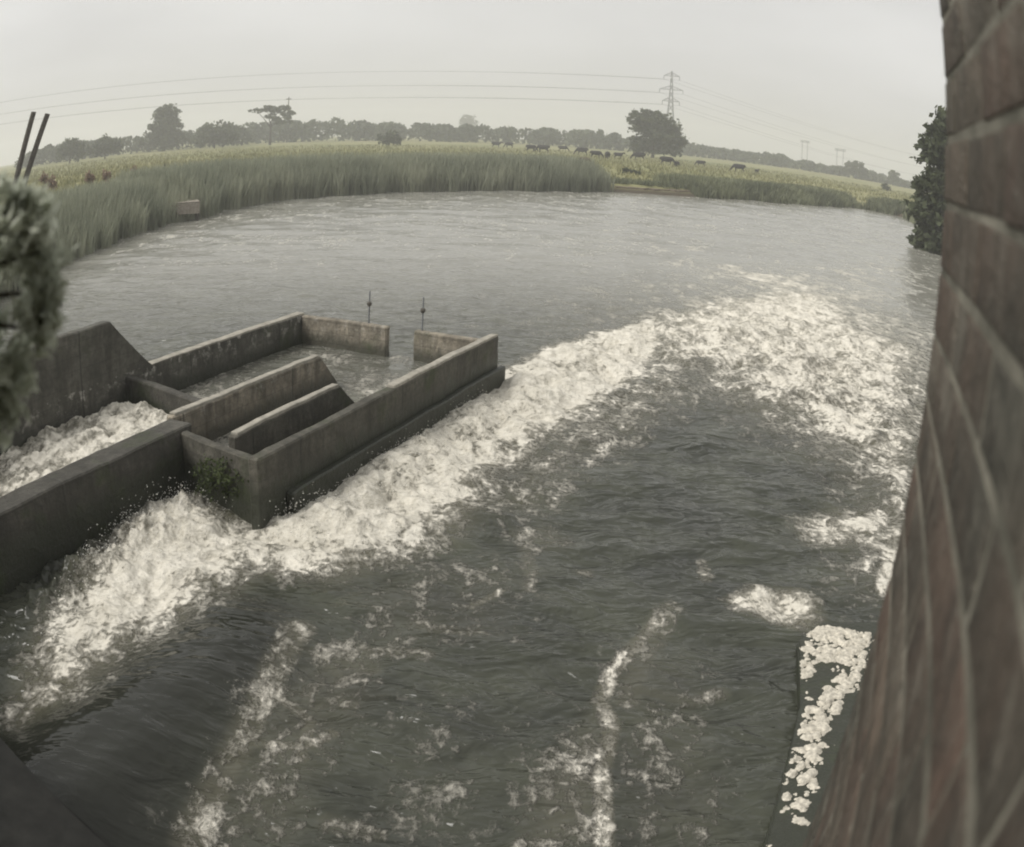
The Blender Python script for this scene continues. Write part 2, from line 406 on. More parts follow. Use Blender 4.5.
def water_patch(name, u0, u1, n0, n1, z, foamf, amp, label, nu=120, nn=80):
    U, Nn = np.meshgrid(np.linspace(u0, u1, nu), np.linspace(n0, n1, nn))
    if name == 'pool_water':
        us = 7.36 - np.clip(Nn+6.69, 0, 2)*.22; U = us+(U-u0)/(u1-u0)*(u1-us)
    X = U*.351+Nn*.9364; Y = U*.9364-Nn*.351
    X, Y, U, Nn = X.ravel(), Y.ravel(), U.ravel(), Nn.ravel()
    Dm = foamf(U, Nn); Z = z(U, Nn) + amp*(.3+np.clip(Dm, 0, 1))*fbm(X*2.6, Y*2.6, 5, .6)
    i = np.arange(nu-1)[None, :] + nu*np.arange(nn-1)[:, None]
    F4 = np.stack([i, i+1, i+1+nu, i+nu], -1).reshape(-1, 4)[:, ::-1]
    return tag(mesh_np(name, np.stack([X, Y, Z], 1), F4, M['water'], smooth=True, attrs={'foam': ('POINT', Dm), 'milky': ('POINT', Dm*0+.25), 'clear': ('POINT', Dm*0), 'chop': ('POINT', Dm*0+.8)}), label, kind='structure')
water_patch('channel_water', 1.0, 8.36, -8.92, -7.03, lambda u, n: .36+.16*sstep(4.5, 7.6, u)+.05*fbm(u*1.2, n*1.2, 2), lambda u, n: .95-.25*sstep(-7.4, -7.03, n)+0*u, .10, 'white water boiling in the walled channel', 200, 90)
water_patch('pool_water', 6.9, 13.22, -8.93, -5.30, lambda u, n: .30+0*u, lambda u, n: .22+.25*np.exp(-((u-11)/1.2)**2-((n+5.9)/.6)**2), .03, 'ruffled pool between the fish pass walls', 160, 90)

# ------------------------------------------------------------------ the fish pass itself
fp = empty('fish_pass', (*FP(8.5, -7.0), 0), 'weathered concrete fish pass with parallel walls standing in the river', 'fish pass')
fp_inv = Matrix.Translation(fp.location).inverted()
def wall_profile(name, prof, n0, n1, mat, label=None, w=.018):
    """prof: polygon in (u, z), extruded from n0 to n1"""
    bm = bmesh.new()
    A = [bm.verts.new((*FP(u, n0), z)) for u, z in prof]; B = [bm.verts.new((*FP(u, n1), z)) for u, z in prof]
    bm.faces.new(A); bm.faces.new(B[::-1])
    for i in range(len(prof)):
        j = (i+1) % len(prof); bm.faces.new((A[i], A[j], B[j], B[i]))
    bevel_all(bm, w); bmesh.ops.transform(bm, matrix=fp_inv, verts=bm.verts)
    o = mesh_bm(name, bm, mat, fp)
    if label: o['label'] = label
    return o
def wall_plan(name, pl, z0, z1, mat, label=None, w=.018):
    bm = bmesh.new(); prism(bm, [FP(*p) for p in pl], z0, z1); bevel_all(bm, w); bmesh.ops.transform(bm, matrix=fp_inv, verts=bm.verts)
    o = mesh_bm(name, bm, mat, fp)
    if label: o['label'] = label
    return o
def weather(o, step=.16, amp=.011):
    """cut the faces up and knock the edges out of true, as old cast concrete is"""
    from mathutils import noise as mn
    bm = bmesh.new(); bm.from_mesh(o.data)
    for ax in (Vector((.351, .9364, 0)), Vector((.9364, -.351, 0)), Vector((0, 0, 1))):
        ds = [v.co.dot(ax) for v in bm.verts]; lo, hi = min(ds), max(ds); k = int((hi-lo)/step)
        for i in range(1, k):
            bmesh.ops.bisect_plane(bm, geom=bm.verts[:]+bm.edges[:]+bm.faces[:], plane_co=ax*(lo+(hi-lo)*i/k), plane_no=ax)
    off = o.parent.location if o.parent else Vector()
    for v in bm.verts:
        p = v.co+off; v.co += mn.noise_vector(p*5)*amp + mn.noise_vector(p*1.3)*amp*1.3
    bm.to_mesh(o.data); bm.free()
def coping(pl, z, h=.028, w=.008):
    o = wall_plan('coping', pl, z-.02, z+h, M['cap'], w=w); return o
wall_profile('side_wall', [(0, -1), (13.32, -1), (13.32, TOP), (9.2, TOP), (8.36, 1.62), (0, 1.62)], N_BACK-.16, N_BACK, M['droppings'], 'far side wall with a raised dark shoulder and white droppings')
wall_profile('side_wall', [(6.92, -1), (13.32, -1), (13.32, TOP), (6.92, TOP)], N_OUT-.14, N_OUT, M['concrete'])
wall_profile('footing', [(7.4, -1), (13.42, -1), (13.42, .30), (7.4, .30)], N_OUT+.002, N_OUT+.10, M['dark_concrete'])
wall_profile('dividing_wall', [(7.55, -1), (11.35, -1), (11.35, .26), (10.84, TOP), (7.55, TOP)], N_W3-.13, N_W3, M['lit_concrete'])
wall_profile('dividing_wall', [(7.4, -1), (10.32, -1), (10.32, .24), (9.66, TOP), (7.4, TOP)], N_W2-.12, N_W2, M['concrete'])
wall_profile('channel_wall', [(0, -1), (7.52, -1), (7.52, TOP-.01), (0, TOP-.01)], N_NEAR-.36, N_NEAR, M['dark_concrete'])
wall_plan('cross_wall', [(8.20, N_W3-.132), (8.62, N_BACK+.002), (8.76, N_BACK+.002), (8.34, N_W3-.132)], -1, TOP-.004, M['dark_concrete'])
wall_plan('cross_wall', [(7.30, N_NEAR+.002), (7.02, N_OUT-.142), (7.14, N_OUT-.142), (7.42, N_NEAR+.002)], -1, .74, M['concrete'])
wall_plan('end_wall', [(13.18, N_BACK+.002), (13.02, -7.13), (13.16, -7.13), (13.32, N_BACK+.002)], -1, TOP-.004, M['lit_concrete'], 'lit end wall with pale face')
wall_plan('end_wall', [(13.00, -6.62), (12.86, N_OUT-.142), (13.00, N_OUT-.142), (13.14, -6.62)], -1, TOP-.004, M['lit_concrete'])
coping([(9.25, N_BACK-.17), (9.25, N_BACK-.01), (13.3, N_BACK-.01), (13.3, N_BACK-.17)], TOP)
coping([(7.6, N_W3-.12), (7.6, N_W3-.01), (10.8, N_W3-.01), (10.8, N_W3-.12)], TOP)
coping([(7.45, N_W2-.11), (7.45, N_W2-.01), (9.62, N_W2-.01), (9.62, N_W2-.11)], TOP)
coping([(9.9, N_OUT-.13), (9.9, N_OUT-.01), (13.3, N_OUT-.01), (13.3, N_OUT-.13)], TOP)
for o_ in list(fp.children): weather(o_)
for n_, u_ in ((-7.55, 13.15), (-6.5, 13.06)):
    bx, by = FP(u_, n_); bx -= fp.location.x; by -= fp.location.y
    bm = bmesh.new(); tube(bm, [(bx, by, .3), (bx+.01, by, 1.35)], [.016, .012], 8)
    rod = mesh_bm('marker_rod', bm, M['steel'], fp)
    bm = bmesh.new(); bmesh.ops.create_icosphere(bm, subdivisions=2, radius=.045, matrix=Matrix.Translation((bx+.006, by, 1.13)))
    mesh_bm('knob', bm, M['wood'], rod)

# ------------------------------------------------------------------ foliage
def leaf_cloud(centres, normals, size, aspect=1.6, flat=0.0):
    """one bent-free quad per centre; returns V, F"""
    n = len(centres)
    d = rng.normal(size=(n, 3)); d[:, 2] *= (1-flat); d /= np.linalg.norm(d, axis=1, keepdims=True)
    e = np.cross(d, rng.normal(size=(n, 3))); e /= np.linalg.norm(e, axis=1, keepdims=True)
    s = size*rng.uniform(.6, 1.4, (n, 1))
    a, b = d*s*aspect*.5, e*s*.5
    V = np.stack([centres-a, centres+b*.9-a*.1, centres+a, centres-b*.9-a*.1], 1).reshape(-1, 3)
    return V, np.arange(4*n).reshape(n, 4)
def blob_points(blobs, n, shell=.55):
    vol = np.array([b[3]*b[4]*b[5] for b in blobs])**.75; vol /= vol.sum()
    out = []; tint = []
    for b, v in zip(blobs, vol):
        k = max(6, int(n*v))
        # clumps: small groups of leaves around a set of twig ends
        m = max(3, k//14)
        d = rng.normal(size=(m, 3)); d /= np.linalg.norm(d, axis=1, keepdims=True)
        rr = rng.uniform(shell, 1.0, (m, 1))**.8 * rng.uniform(.82, 1.12, (m, 1))
        c = d*rr*np.array(b[3:6]) + np.array(b[:3])
        idx = rng.integers(0, m, k)
        p = c[idx] + rng.normal(size=(k, 3))*np.array(b[3:6])*.13
        out.append(p); tint.append(np.clip(rng.uniform(0, 1, m)[idx]*.6 + rng.uniform(0, .5, k), 0, 1))
    return np.concatenate(out), np.concatenate(tint)
def crown_mesh(name, blobs, n, leaf, mat, parent=None, shell=.55):
    P, t = blob_points(blobs, n, shell)
    V, F4 = leaf_cloud(P, None, leaf)
    return mesh_np(name, V, F4, mat, parent, attrs={'tint': ('FACE', t)})
def tree(name, label, cat, loc, blobs, trunk_h, trunk_r, n, leaf, mat, group=None, shell=.5, lean=(0, 0)):
    t = empty(name, loc, label, cat, group)
    bm = bmesh.new()
    top = (lean[0], lean[1], trunk_h)
    tube(bm, [(0, 0, -.3), (lean[0]*.25, lean[1]*.25, trunk_h*.4), (lean[0]*.6, lean[1]*.6, trunk_h*.75), top], [trunk_r*1.25, trunk_r, trunk_r*.85, trunk_r*.6], 8)
    for b in blobs:
        q = (lean[0]*.6, lean[1]*.6, trunk_h*.72); e = (b[0], b[1], b[2]+b[5]*.2)
        mid = tuple((q[i]*.5+e[i]*.5) + (.12*trunk_h if i == 2 else 0)*.4 for i in range(3))
        tube(bm, [q, mid, e], [trunk_r*.55, trunk_r*.35, trunk_r*.12], 6)
    mesh_bm('trunk', bm, M['bark'], t, smooth=True)
    crown_mesh('crown', blobs, n, leaf, mat, t, shell)
    return t

def base(px, py_top, dist):
    x, y, zt = on_az(px, py_top, dist); zb = lz(x, y)
    return x, y, zb, zt-zb
def px_size(npx, dist): return npx/925.*dist

# isolated trees on the skyline
def sky_tree(name, label, cat, px, top, wpx, dist, blobs, n, leaf, mat='oak', **kw):
    """blobs in units of (half width, half width, height)"""
    x, y, zb, h = base(px, top, dist); w = px_size(wpx, dist)/2
    a = math.atan2(x, y); ca, sa = math.cos(a), -math.sin(a)
    B = []
    for bx, by, bz, rx, ry, rz in blobs:
        X, Y = bx*w, by*w
        B.append((X*ca-Y*sa, X*sa+Y*ca, bz*h, rx*w, ry*w, rz*h))
    return tree(name, label, cat, (x, y, zb), B, kw.pop('th', .5)*h, kw.pop('tr', .03)*h, n, leaf, M[mat], **kw)
sky_tree('round_tree', 'dense round-headed tree rising alone above the hedge at far left', 'tree', 167, 103, 38, 250,
    [(0, 0, .84, .72, .6, .15), (-.35, 0, .66, .6, .6, .2), (.35, .1, .66, .62, .6, .2), (0, 0, .5, .95, .8, .2), (-.5, 0, .36, .6, .5, .2), (.55, 0, .36, .6, .5, .2), (0, 0, .25, .8, .6, .24)], 4400, .62, shell=.35)
sky_tree('flat_topped_tree', 'thin flat-topped tree with sky showing through its crown, beside a tall pole', 'tree', 272, 105, 50, 250,
    [(-.65, 0, .86, .35, .3, .07), (-.2, 0, .92, .45, .4, .07), (.3, 0, .88, .5, .4, .09), (.7, 0, .76, .32, .3, .1), (.45, 0, .62, .4, .35, .12), (.05, 0, .72, .3, .3, .08)], 1500, .55, shell=.5, th=.6)
sky_tree('distant_tree', 'small pale hazy tree far off behind the middle of the hedge', 'tree', 468, 113, 20, 650,
    [(0, 0, .75, .8, .7, .2), (-.4, 0, .6, .6, .6, .2), (.4, 0, .62, .6, .6, .2)], 1800, .75)
sky_tree('spreading_tree', 'large spreading tree arching to the right in front of the pylon', 'tree', 655, 110, 62, 205,
    [(-.35, 0, .86, .55, .5, .13), (.05, 0, .85, .55, .5, .14), (-.70, 0, .76, .30, .3, .09), (.38, 0, .72, .48, .45, .17), (.66, 0, .54, .34, .4, .2), (.84, 0, .36, .22, .35, .2), (-.62, 0, .60, .34, .3, .06), (-.1, 0, .66, .6, .5, .16), (.3, 0, .5, .6, .5, .2), (.35, 0, .28, .7, .5, .22), (-.1, .2, .3, .6, .4, .2), (-.4, .2, .22, .5, .4, .18), (0, 0, .7, .82, .6, .24), (.25, 0, .5, .75, .6, .26)], 8200, .5, shell=.3)
sky_tree('domed_bush', 'domed dark bush in the hedge between the two left trees', 'bush', 216, 121, 48, 235,
    [(0, 0, .62, .8, .7, .36), (-.45, 0, .42, .6, .6, .32), (.5, 0, .42, .55, .6, .34)], 2200, .6, 'hedge', shell=.35)
sky_tree('low_bush', 'low dark bush standing in the meadow just before the hedge', 'bush', 390, 130, 26, 200,
    [(0, 0, .55, .8, .7, .42), (-.5, 0, .4, .5, .5, .36), (.5, 0, .38, .5, .5, .34)], 900, .42, 'oak', shell=.35)
sky_tree('domed_tree', 'bushy domed tree on the skyline at right, beyond the second small pylon', 'tree', 856, 160, 26, 330,
    [(0, 0, .66, .75, .7, .3), (-.5, 0, .5, .5, .5, .3), (.55, 0, .46, .5, .5, .3)], 1100, .7, 'hedge', shell=.35)
sky_tree('distant_tree', 'small bushy tree at the right end of the skyline beside the brick wall tree', 'tree', 893, 170, 13, 330,
    [(0, 0, .75, .9, .8, .2), (.2, 0, .5, .8, .7, .25)], 500, .7, 'hedge')
sky_tree('domed_bush', 'leftmost dark rounded bush of the skyline', 'bush', 72, 137, 34, 210,
    [(0, 0, .62, .7, .7, .34), (-.5, 0, .42, .5, .6, .3), (.5, 0, .46, .6, .6, .34)], 1300, .55, 'hedge', shell=.35)
sky_tree('domed_bush', 'dark rounded bush on the skyline left of the round-headed tree', 'bush', 107, 135, 40, 215,
    [(0, 0, .62, .7, .7, .34), (-.5, 0, .46, .5, .6, .34), (.5, 0, .48, .6, .6, .34)], 1500, .55, 'hedge', shell=.35)

# far hedges: continuous belts that read as one mass
def belt(name, label, pts, dist, depth, per_m, leaf, mat='hedge'):
    """pts: (px, py of the skyline)"""
    C = []; T = []
    for (x0, y0), (x1, y1) in zip(pts, pts[1:]):
        X0, Y0, Z0 = on_az(x0, y0, dist); X1, Y1, Z1 = on_az(x1, y1, dist)
        L = math.hypot(X1-X0, Y1-Y0); k = int(L*per_m); m = max(2, int(L/.9))
        tt = rng.uniform(0, 1, m); hh = rng.uniform(.74, 1.06, m)
        rd = rng.uniform(-depth, depth, m); wd_ = rng.uniform(2.8, 5.6, m)
        tm = rng.uniform(0, 1, m)
        idx = rng.integers(0, m, k)
        a = rng.uniform(0, 2*np.pi, k); q = rng.uniform(0, 1, k)**.55          # a bush: full from the ground up, rounded on top
        rad = np.sqrt(np.maximum(0, 1-q**2.6))*rng.uniform(.55, 1.08, k)*wd_[idx]
        bx = X0+(X1-X0)*tt[idx]; by = Y0+(Y1-Y0)*tt[idx]
        sc = 1+rd[idx]/dist; bx *= sc; by *= sc
        zt = Z0+(Z1-Z0)*tt[idx]; zb = land_z(bx, by); hgt = np.maximum((zt-zb)*hh[idx], 1.5)
        C.append(np.stack([bx+np.cos(a)*rad, by+np.sin(a)*rad, zb+hgt*q], 1)); T.append(np.clip(tm[idx]*.6+rng.uniform(0, .5, k), 0, 1))
    C = np.concatenate(C); T = np.concatenate(T)
    V, F4 = leaf_cloud(C, None, leaf)
    return tag(mesh_np(name, V, F4, M[mat], attrs={'tint': ('FACE', T)}), label, 'hedge', kind='stuff')
belt('hedgerow', 'long dark hedge along the far left edge of the meadow', [(20, 158), (50, 146), (90, 141), (130, 138), (170, 132), (215, 127), (250, 124)], 270, 10, 80, .95)
belt('hedgerow', 'tall wooded hedge behind the middle of the meadow', [(236, 126), (290, 121), (340, 118.5), (380, 123), (440, 124), (500, 126.5), (560, 129), (600, 131), (640, 138)], 310, 12, 90, 1.05)
belt('hedgerow', 'low wooded hedge on the right skyline below the small pylons', [(630, 138), (690, 143), (730, 150), (770, 153), (800, 160), (830, 166), (870, 172), (915, 184), (960, 196)], 350, 12, 76, 1.1)

# tree beside the wall on the right bank
x_, y_, z_ = on_az(945, 235, 56)
zb = lz(x_, y_)
tree('bankside_tree', 'dark leafy tree overhanging the water beside the brick wall', 'tree', (x_-.1, y_+.5, zb),
    [(-.5, 0, 7.2, 1.5, 1.6, 1.1), (.4, .4, 8.3, 1.6, 1.6, 1.1), (-1.0, 0, 5.2, 1.3, 1.5, .8), (-1.3, -.4, 3.3, 1.4, 1.6, .95), (.3, 0, 4.6, 2.2, 1.8, 1.4), (1.8, 0, 6.4, 2.2, 2.0, 2.0), (-.9, -.6, 1.6, 1.6, 1.6, .9), (.9, 0, 2.2, 2.4, 2, 1.5), (1.2, .5, 9.2, 1.6, 1.6, 1.2)], 5.5, .22, 9500, .30, M['oak'], shell=.4)

# grass-like blades: V-shaped bent strips
def blades(name, P, hgt, width, mat, label, bend=.3, cat=None):
    n = len(P); a = rng.uniform(0, 2*np.pi, n); b = rng.uniform(0, 2*np.pi, n)
    h = hgt*rng.uniform(.55, 1.1, n); w = width*rng.uniform(.6, 1.4, n)
    side = np.stack([np.cos(a), np.sin(a), 0*a], 1)*w[:, None]*.5
    ln = np.stack([np.cos(b), np.sin(b), 0*b], 1)*(h*bend*rng.uniform(.1, 1, n))[:, None]
    up = np.zeros((n, 3)); up[:, 2] = 1
    p1 = P + up*(h*.55)[:, None] + ln*.3; p2 = P + up*h[:, None] + ln
    V = np.stack([P-side, P+side, p1+side*.9, p1-side*.9, p2+side*.15, p2-side*.15], 1).reshape(-1, 3)
    i = np.arange(n)[:, None]*6
    F4 = np.concatenate([i+np.array([[0, 1, 2, 3]]), i+np.array([[3, 2, 4, 5]])], 1).reshape(-1, 4)
    t = np.clip(.5+.9*fbm(P[:, 0]/4, P[:, 1]/4, 3)+rng.uniform(-.35, .35, n), 0, 1)
    return tag(mesh_np(name, V, F4, mat, attrs={'tint': ('FACE', np.repeat(t, 2))}), label, cat, kind='stuff')
def bank_points(shore, n, d0, d1, xr=None):
    """random points on the land strip d0..d1 metres behind a shore polyline"""
    P = np.array(shore); L = np.hypot(*(P[1:]-P[:-1]).T); out = []
    k = rng.choice(len(L), n, p=L/L.sum()); t = rng.uniform(0, 1, n)
    q = P[k]+(P[k+1]-P[k])*t[:, None]; dv = (P[k+1]-P[k])/L[k][:, None]
    nr = np.stack([-dv[:, 1], dv[:, 0]], 1)
    d = rng.uniform(d0, d1, n) + .8*fbm(q[:, 0]/2.2, q[:, 1]/2.2, 3)
    q = q+nr*d[:, None]
    return np.stack([q[:, 0], q[:, 1], land_z(q[:, 0], q[:, 1])], 1)
left_shore = [(-11.5, 13), (-14.5, 20)] + SHORE[:4]
blades('reed_bed', bank_points(left_shore, 30000, -.2, 5.0), 1.65, .05, M['reed'], 'dense green reeds on the near left bank', .35, 'reeds')
blades('reed_bed', bank_points(SHORE[3:9], 40000, -.2, 6.0), 1.95, .07, M['reed'], 'long tall reed bed along the middle of the far bank', .3, 'reeds')
blades('bank_weeds', bank_points(SHORE[9:]+[(40.5, 92)], 18000, .0, 6.0), 1.05, .11, M['scrub'], 'rough low weeds along the right part of the far bank', .6, 'weeds')
blades('bank_weeds', bank_points([(41, 97), (40.5, 92), (36.5, 76), (28.5, 55), (24, 40)], 9000, .2, 4.0), 1.2, .10, M['scrub'], 'dark weeds along the bank under the overhanging tree', .6, 'weeds')
blades('bank_weeds', bank_points(SHORE[8:10], 1200, 1.6, 3.4), .5, .08, M['scrub'], 'short grass behind the bare landing on the far bank', .6, 'weeds')
# tufty meadow grass
n = 52000
aa = np.radians(rng.uniform(-36, 30, n)); rr = np.exp(rng.uniform(math.log(34), math.log(210), n))
px_, py_ = np.sin(aa)*rr, np.cos(aa)*rr
dd = -poly_sd(px_, py_, RIVER); keep = (dd > 5.5)
P = np.stack([px_[keep], py_[keep], land_z(px_[keep], py_[keep])-.02], 1)
blades('meadow_grass', P, .42, .16, M['grass'], 'long yellowing meadow grass on the grazing field', .7, 'grass')

def bush(name, label, loc, blobs, n, leaf, mat, cat='bush', stem_r=.03, group=None, shell=.35):
    return tree(name, label, cat, loc, blobs, max(b[2] for b in blobs)*.8, stem_r, n, leaf, mat, group, shell)
x_, y_, z_ = field_at(164, 184)
bush('small_bush', 'small dark bush with an old post in the left meadow', (x_, y_, z_), [(0, 0, .5, .9, .6, .5), (.5, 0, .4, .6, .5, .4), (-.6, 0, .35, .5, .5, .35)], 500, .16, M['oak'])
x_, y_, z_ = field_at(627, 173)
bush('small_bush', 'low dark bush behind the bare landing on the far bank', (x_, y_, z_), [(0, 0, .3, .9, .5, .32), (.9, 0, .28, .6, .5, .3)], 420, .16, M['oak'])
x_, y_, z_ = field_at(885, 191)
bush('small_bush', 'small dark bush in the far right of the meadow', (x_, y_, z_), [(0, 0, .8, 1.0, .8, .7), (.7, 0, .5, .7, .6, .5)], 1100, .17, M['oak'])
for (qx, qy, lb) in [(44, 182, 'leftmost rust-red dock plant among the bank grass'), (52, 188, 'rust-red dock plant right of the leftmost one, nearest the water'), (90, 182, 'rust-brown dock plant on the left bank, third from the left'), (106, 180, 'rightmost rust-brown dock plant on the left bank'), (134, 176, 'pale dock plant beside the small dark bush')]:
    x_, y_, z_ = field_at(qx, qy+14)
    t = empty('dock_plant', (x_, y_, z_), lb, 'plant', 'dock plants on the left bank')
    bm = bmesh.new()
    for k in range(5):
        a = k*1.3; tube(bm, [(.05*math.cos(a), .05*math.sin(a), 0), (.25*math.cos(a), .25*math.sin(a), 1.2+.1*k)], [.02, .008], 5)
    mesh_bm('stem', bm, M['bark'], t)
    crown_mesh('seed_head', [(.2*math.cos(k*1.3), .2*math.sin(k*1.3), 1.1+.06*k, .22, .22, .40) for k in range(5)], 700, .09, M['dock'], t, .1)

# bare landing and the small wooden stage among the reeds
a, b = at(614, 190.5), at(694, 195.5)
nx, ny = -(b[1]-a[1]), b[0]-a[0]; L = math.hypot(nx, ny); nx, ny = nx/L, ny/L
bm = bmesh.new(); nseg = 18; 
fr = [(a[0]+(b[0]-a[0])*i/nseg - nx*(.35+.25*random.random()), a[1]+(b[1]-a[1])*i/nseg - ny*(.35+.25*random.random())) for i in range(nseg+1)]
bkk = [(a[0]+(b[0]-a[0])*i/nseg + nx*(2.3+.4*random.random()), a[1]+(b[1]-a[1])*i/nseg + ny*(2.3+.4*random.random())) for i in range(nseg+1)]
prism(bm, fr+bkk[::-1], -.4, [.42+.05*random.random() for _ in fr]+[.62]*len(bkk))
tag(mesh_bm('landing', bm, M['mud']), 'pale bare mud landing at the gap in the reeds', kind='structure')
stage = empty('wooden_stage', (*at(183, 221), 0), 'small pale wooden fishing stage at the edge of the left reeds', 'platform', rz=R_(25))
bm = bmesh.new()
for i in range(7):
    prism(bm, [(-.8+.23*i, -.6), (-.8+.23*i+.215, -.6), (-.8+.23*i+.215, .9), (-.8+.23*i, .9)], .92, .97)
bevel_all(bm, .006); mesh_bm('deck', bm, M['pale_wood'], stage)
bm = bmesh.new(); prism(bm, [(-.8, -.64), (.8, -.64), (.8, -.61), (-.8, -.61)], .38, .90); bevel_all(bm, .005); mesh_bm('front_board', bm, M['pale_wood'], stage)
for sx in (-.72, .72):
    for sy in (-.5, .8):
        bm = bmesh.new(); tube(bm, [(sx, sy, -.6), (sx, sy, .915)], .07, 8); mesh_bm('post', bm, M['wood'], stage)

def post(label, p0, p1, r, name='leaning_post'):
    t = bpy.data.objects
    bm = bmesh.new(); p0, p1 = Vector(p0), Vector(p1)
    tube(bm, [(0, 0, 0), tuple((p1-p0)*.5), tuple(p1-p0)], [r*1.1, r, r*.92], 10)
    o = mesh_bm(name, bm, M['wood']); o.location = p0
    return tag(o, label, 'post')
for (tx, ty, bx, by, lb) in ((48, 114, 33, 156, 'right-hand one of two dark posts leaning above the left bushes'), (34, 112, 22, 156, 'left-hand one of two dark posts leaning above the left bushes')):
    dist = 31.0
    X1, Y1, Z1 = on_az(tx, ty, dist); X0, Y0, Z0 = on_az(bx, by, dist)
    zg = lz(X0, Y0); k = (Z1-zg)/(Z1-Z0)
    post(lb, (X1+(X0-X1)*k, Y1+(Y0-Y1)*k, zg-.3), (X1, Y1, Z1), .12)
x_, y_, z_ = field_at(164, 181); post('short old post rising from the small dark bush in the left meadow', (x_, y_, z_-.2), (x_+.03, y_, z_+1.35), .06, 'old_post')

# weeds at the corner of the fish pass
wx, wy = FP(7.25, -5.75)
bush('green_weeds', 'bright green weeds clinging to the near corner of the fish pass', (wx-.05, wy-.12, .36), [(0, 0, .12, .34, .16, .2), (.16, .05, .02, .34, .14, .22), (-.25, .10, 0, .3, .15, .25)], 1500, .028, M['weed'], 'weeds', .008)

# shrub added to stand for the pale blur at left, rooted on the abutment
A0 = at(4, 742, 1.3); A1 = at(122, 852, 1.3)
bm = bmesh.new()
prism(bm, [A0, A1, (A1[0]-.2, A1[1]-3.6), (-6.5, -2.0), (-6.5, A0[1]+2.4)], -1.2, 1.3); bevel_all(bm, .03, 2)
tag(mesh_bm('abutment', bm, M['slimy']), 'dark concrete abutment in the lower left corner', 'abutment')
SX, SY = -1.95, .75
sh = empty('blur_shrub', (SX, SY, 1.3), 'shrub standing in for a pale grey-green blur at the left edge', 'shrub')
bm = bmesh.new()
SB = []
for (qx, qy, rr_) in ((16, 208, 30), (24, 222, 34), (40, 252, 34), (44, 292, 33), (36, 330, 32), (10, 372, 36), (-8, 412, 34), (-30, 250, 50), (-40, 320, 60), (-60, 400, 60), (-120, 330, 80)):
    X, Y, Z = on_az(qx, qy, .80); k = .80/925
    SB.append((X-SX, Y-SY, Z-1.3, rr_*k, rr_*k*1.3, rr_*k*1.15))
tube(bm, [(0, 0, -.05), (.1, .02, .8), (.35, .05, 1.6), (.75, .03, 2.2)], [.05, .045, .03, .018], 8)
tube(bm, [(.75, .03, 2.2), (1.2, 0, 2.45), SB[-1][:3]], [.018, .012, .008], 8)
for b in SB[:-1]: tube(bm, [SB[-1][:3], tuple((SB[-1][i]+b[i])/2+(.01 if i == 2 else 0) for i in range(3)), b[:3]], [.006, .004, .002], 6)
mesh_bm('trunk', bm, M['bark'], sh, smooth=True)
P_, t_ = blob_points(SB, 6500, .1); V, F4 = leaf_cloud(P_, None, .0075, 2.8)
mesh_np('crown', V, F4, M['pale_leaf'], sh, attrs={'tint': ('FACE', t_)})

# ------------------------------------------------------------------ brick wall at the right
w_az = R_(21.2); dW = np.array([math.sin(w_az), math.cos(w_az)]); nW = np.array([-dW[1], dW[0]]); dR = -nW
Cc = 1.03*np.array([math.sin(R_(26.95)), math.cos(R_(26.95))])
PIT = .0747; Z_OFF = H-.0155*1.03
wall = empty('brick_wall', (Cc[0], Cc[1], 0), 'old dark red brick wall rising beside the lens at right', 'wall')
BV = []; BF = []; BT = []
def brick(p, ax, inn, ln, dep, z0, z1):
    """p: outer corner; ax: direction along; inn: direction into the wall"""
    j = lambda s: random.uniform(-s, s)
    o = j(.0011)
    base_ = len(BV)
    for zz_ in (z0, z1):
        for (s, d) in ((0, o), (ln, o+j(.0006)), (ln, dep), (0, dep)):
            q = p + ax*(s+j(.0035)*(0 < s)) + inn*d
            BV.append((q[0]-Cc[0], q[1]-Cc[1], zz_+j(.0026)))
    for f in ((0, 1, 2, 3), (4, 7, 6, 5), (0, 4, 5, 1), (1, 5, 6, 2), (2, 6, 7, 3), (3, 7, 4, 0)):
        BF.append([base_+i for i in f]); 
    t = random.random(); BT.extend([t]*6)
k0 = int((-.7-Z_OFF)/PIT); k1 = int((7.2-Z_OFF)/PIT)
for k in range(k0, k1):
    z0 = Z_OFF+k*PIT+.005; z1 = z0+PIT-.010
    if k % 2 == 0:
        s = 0.0
        while s < 3.0: brick(Cc-dW*s, -dW, dR, .215, .1025, z0, z1); s += .225
        s = .1125
        while s < 2.0: brick(Cc+dR*s, dR, -dW, .215, .1025, z0, z1); s += .225
    else:
        s = .1125
        while s < 3.0: brick(Cc-dW*s, -dW, dR, .215, .1025, z0, z1); s += .225
        s = 0.0
        while s < 2.0: brick(Cc+dR*s, dR, -dW, .215, .1025, z0, z1); s += .225
bmN = N('old brick'); t = bmN.attr('tint'); Pp = bmN.pos()
c = bmN.ramp(t, [(0., (.076, .062, .048)), (.35, (.105, .078, .060)), (.6, (.122, .082, .063)), (.8, (.10, .089, .070)), (1., (.14, .108, .082))])
g = bmN.noise(4.0, 6, .65, Pp); g2 = bmN.noise(38, 5, .7, Pp)
g3 = bmN.noise(14, 6, .7, Pp, dist=.4); g4 = bmN.noise(9, 6, .75, Pp, dist=.8)
c = bmN.mix(bmN.math('MULTIPLY', bmN.ramp(g, [(.36, 0.), (.66, 1.)]), .8), c, (.050, .050, .040))
c = bmN.mix(bmN.math('MULTIPLY', bmN.ramp(g3, [(.5, 0.), (.66, 1.)]), .7), c, (.038, .034, .027))
c = bmN.mix(bmN.math('MULTIPLY', bmN.ramp(g4, [(.53, 0.), (.68, 1.)]), .6), c, (.20, .185, .15))   # smeared lime and lichen
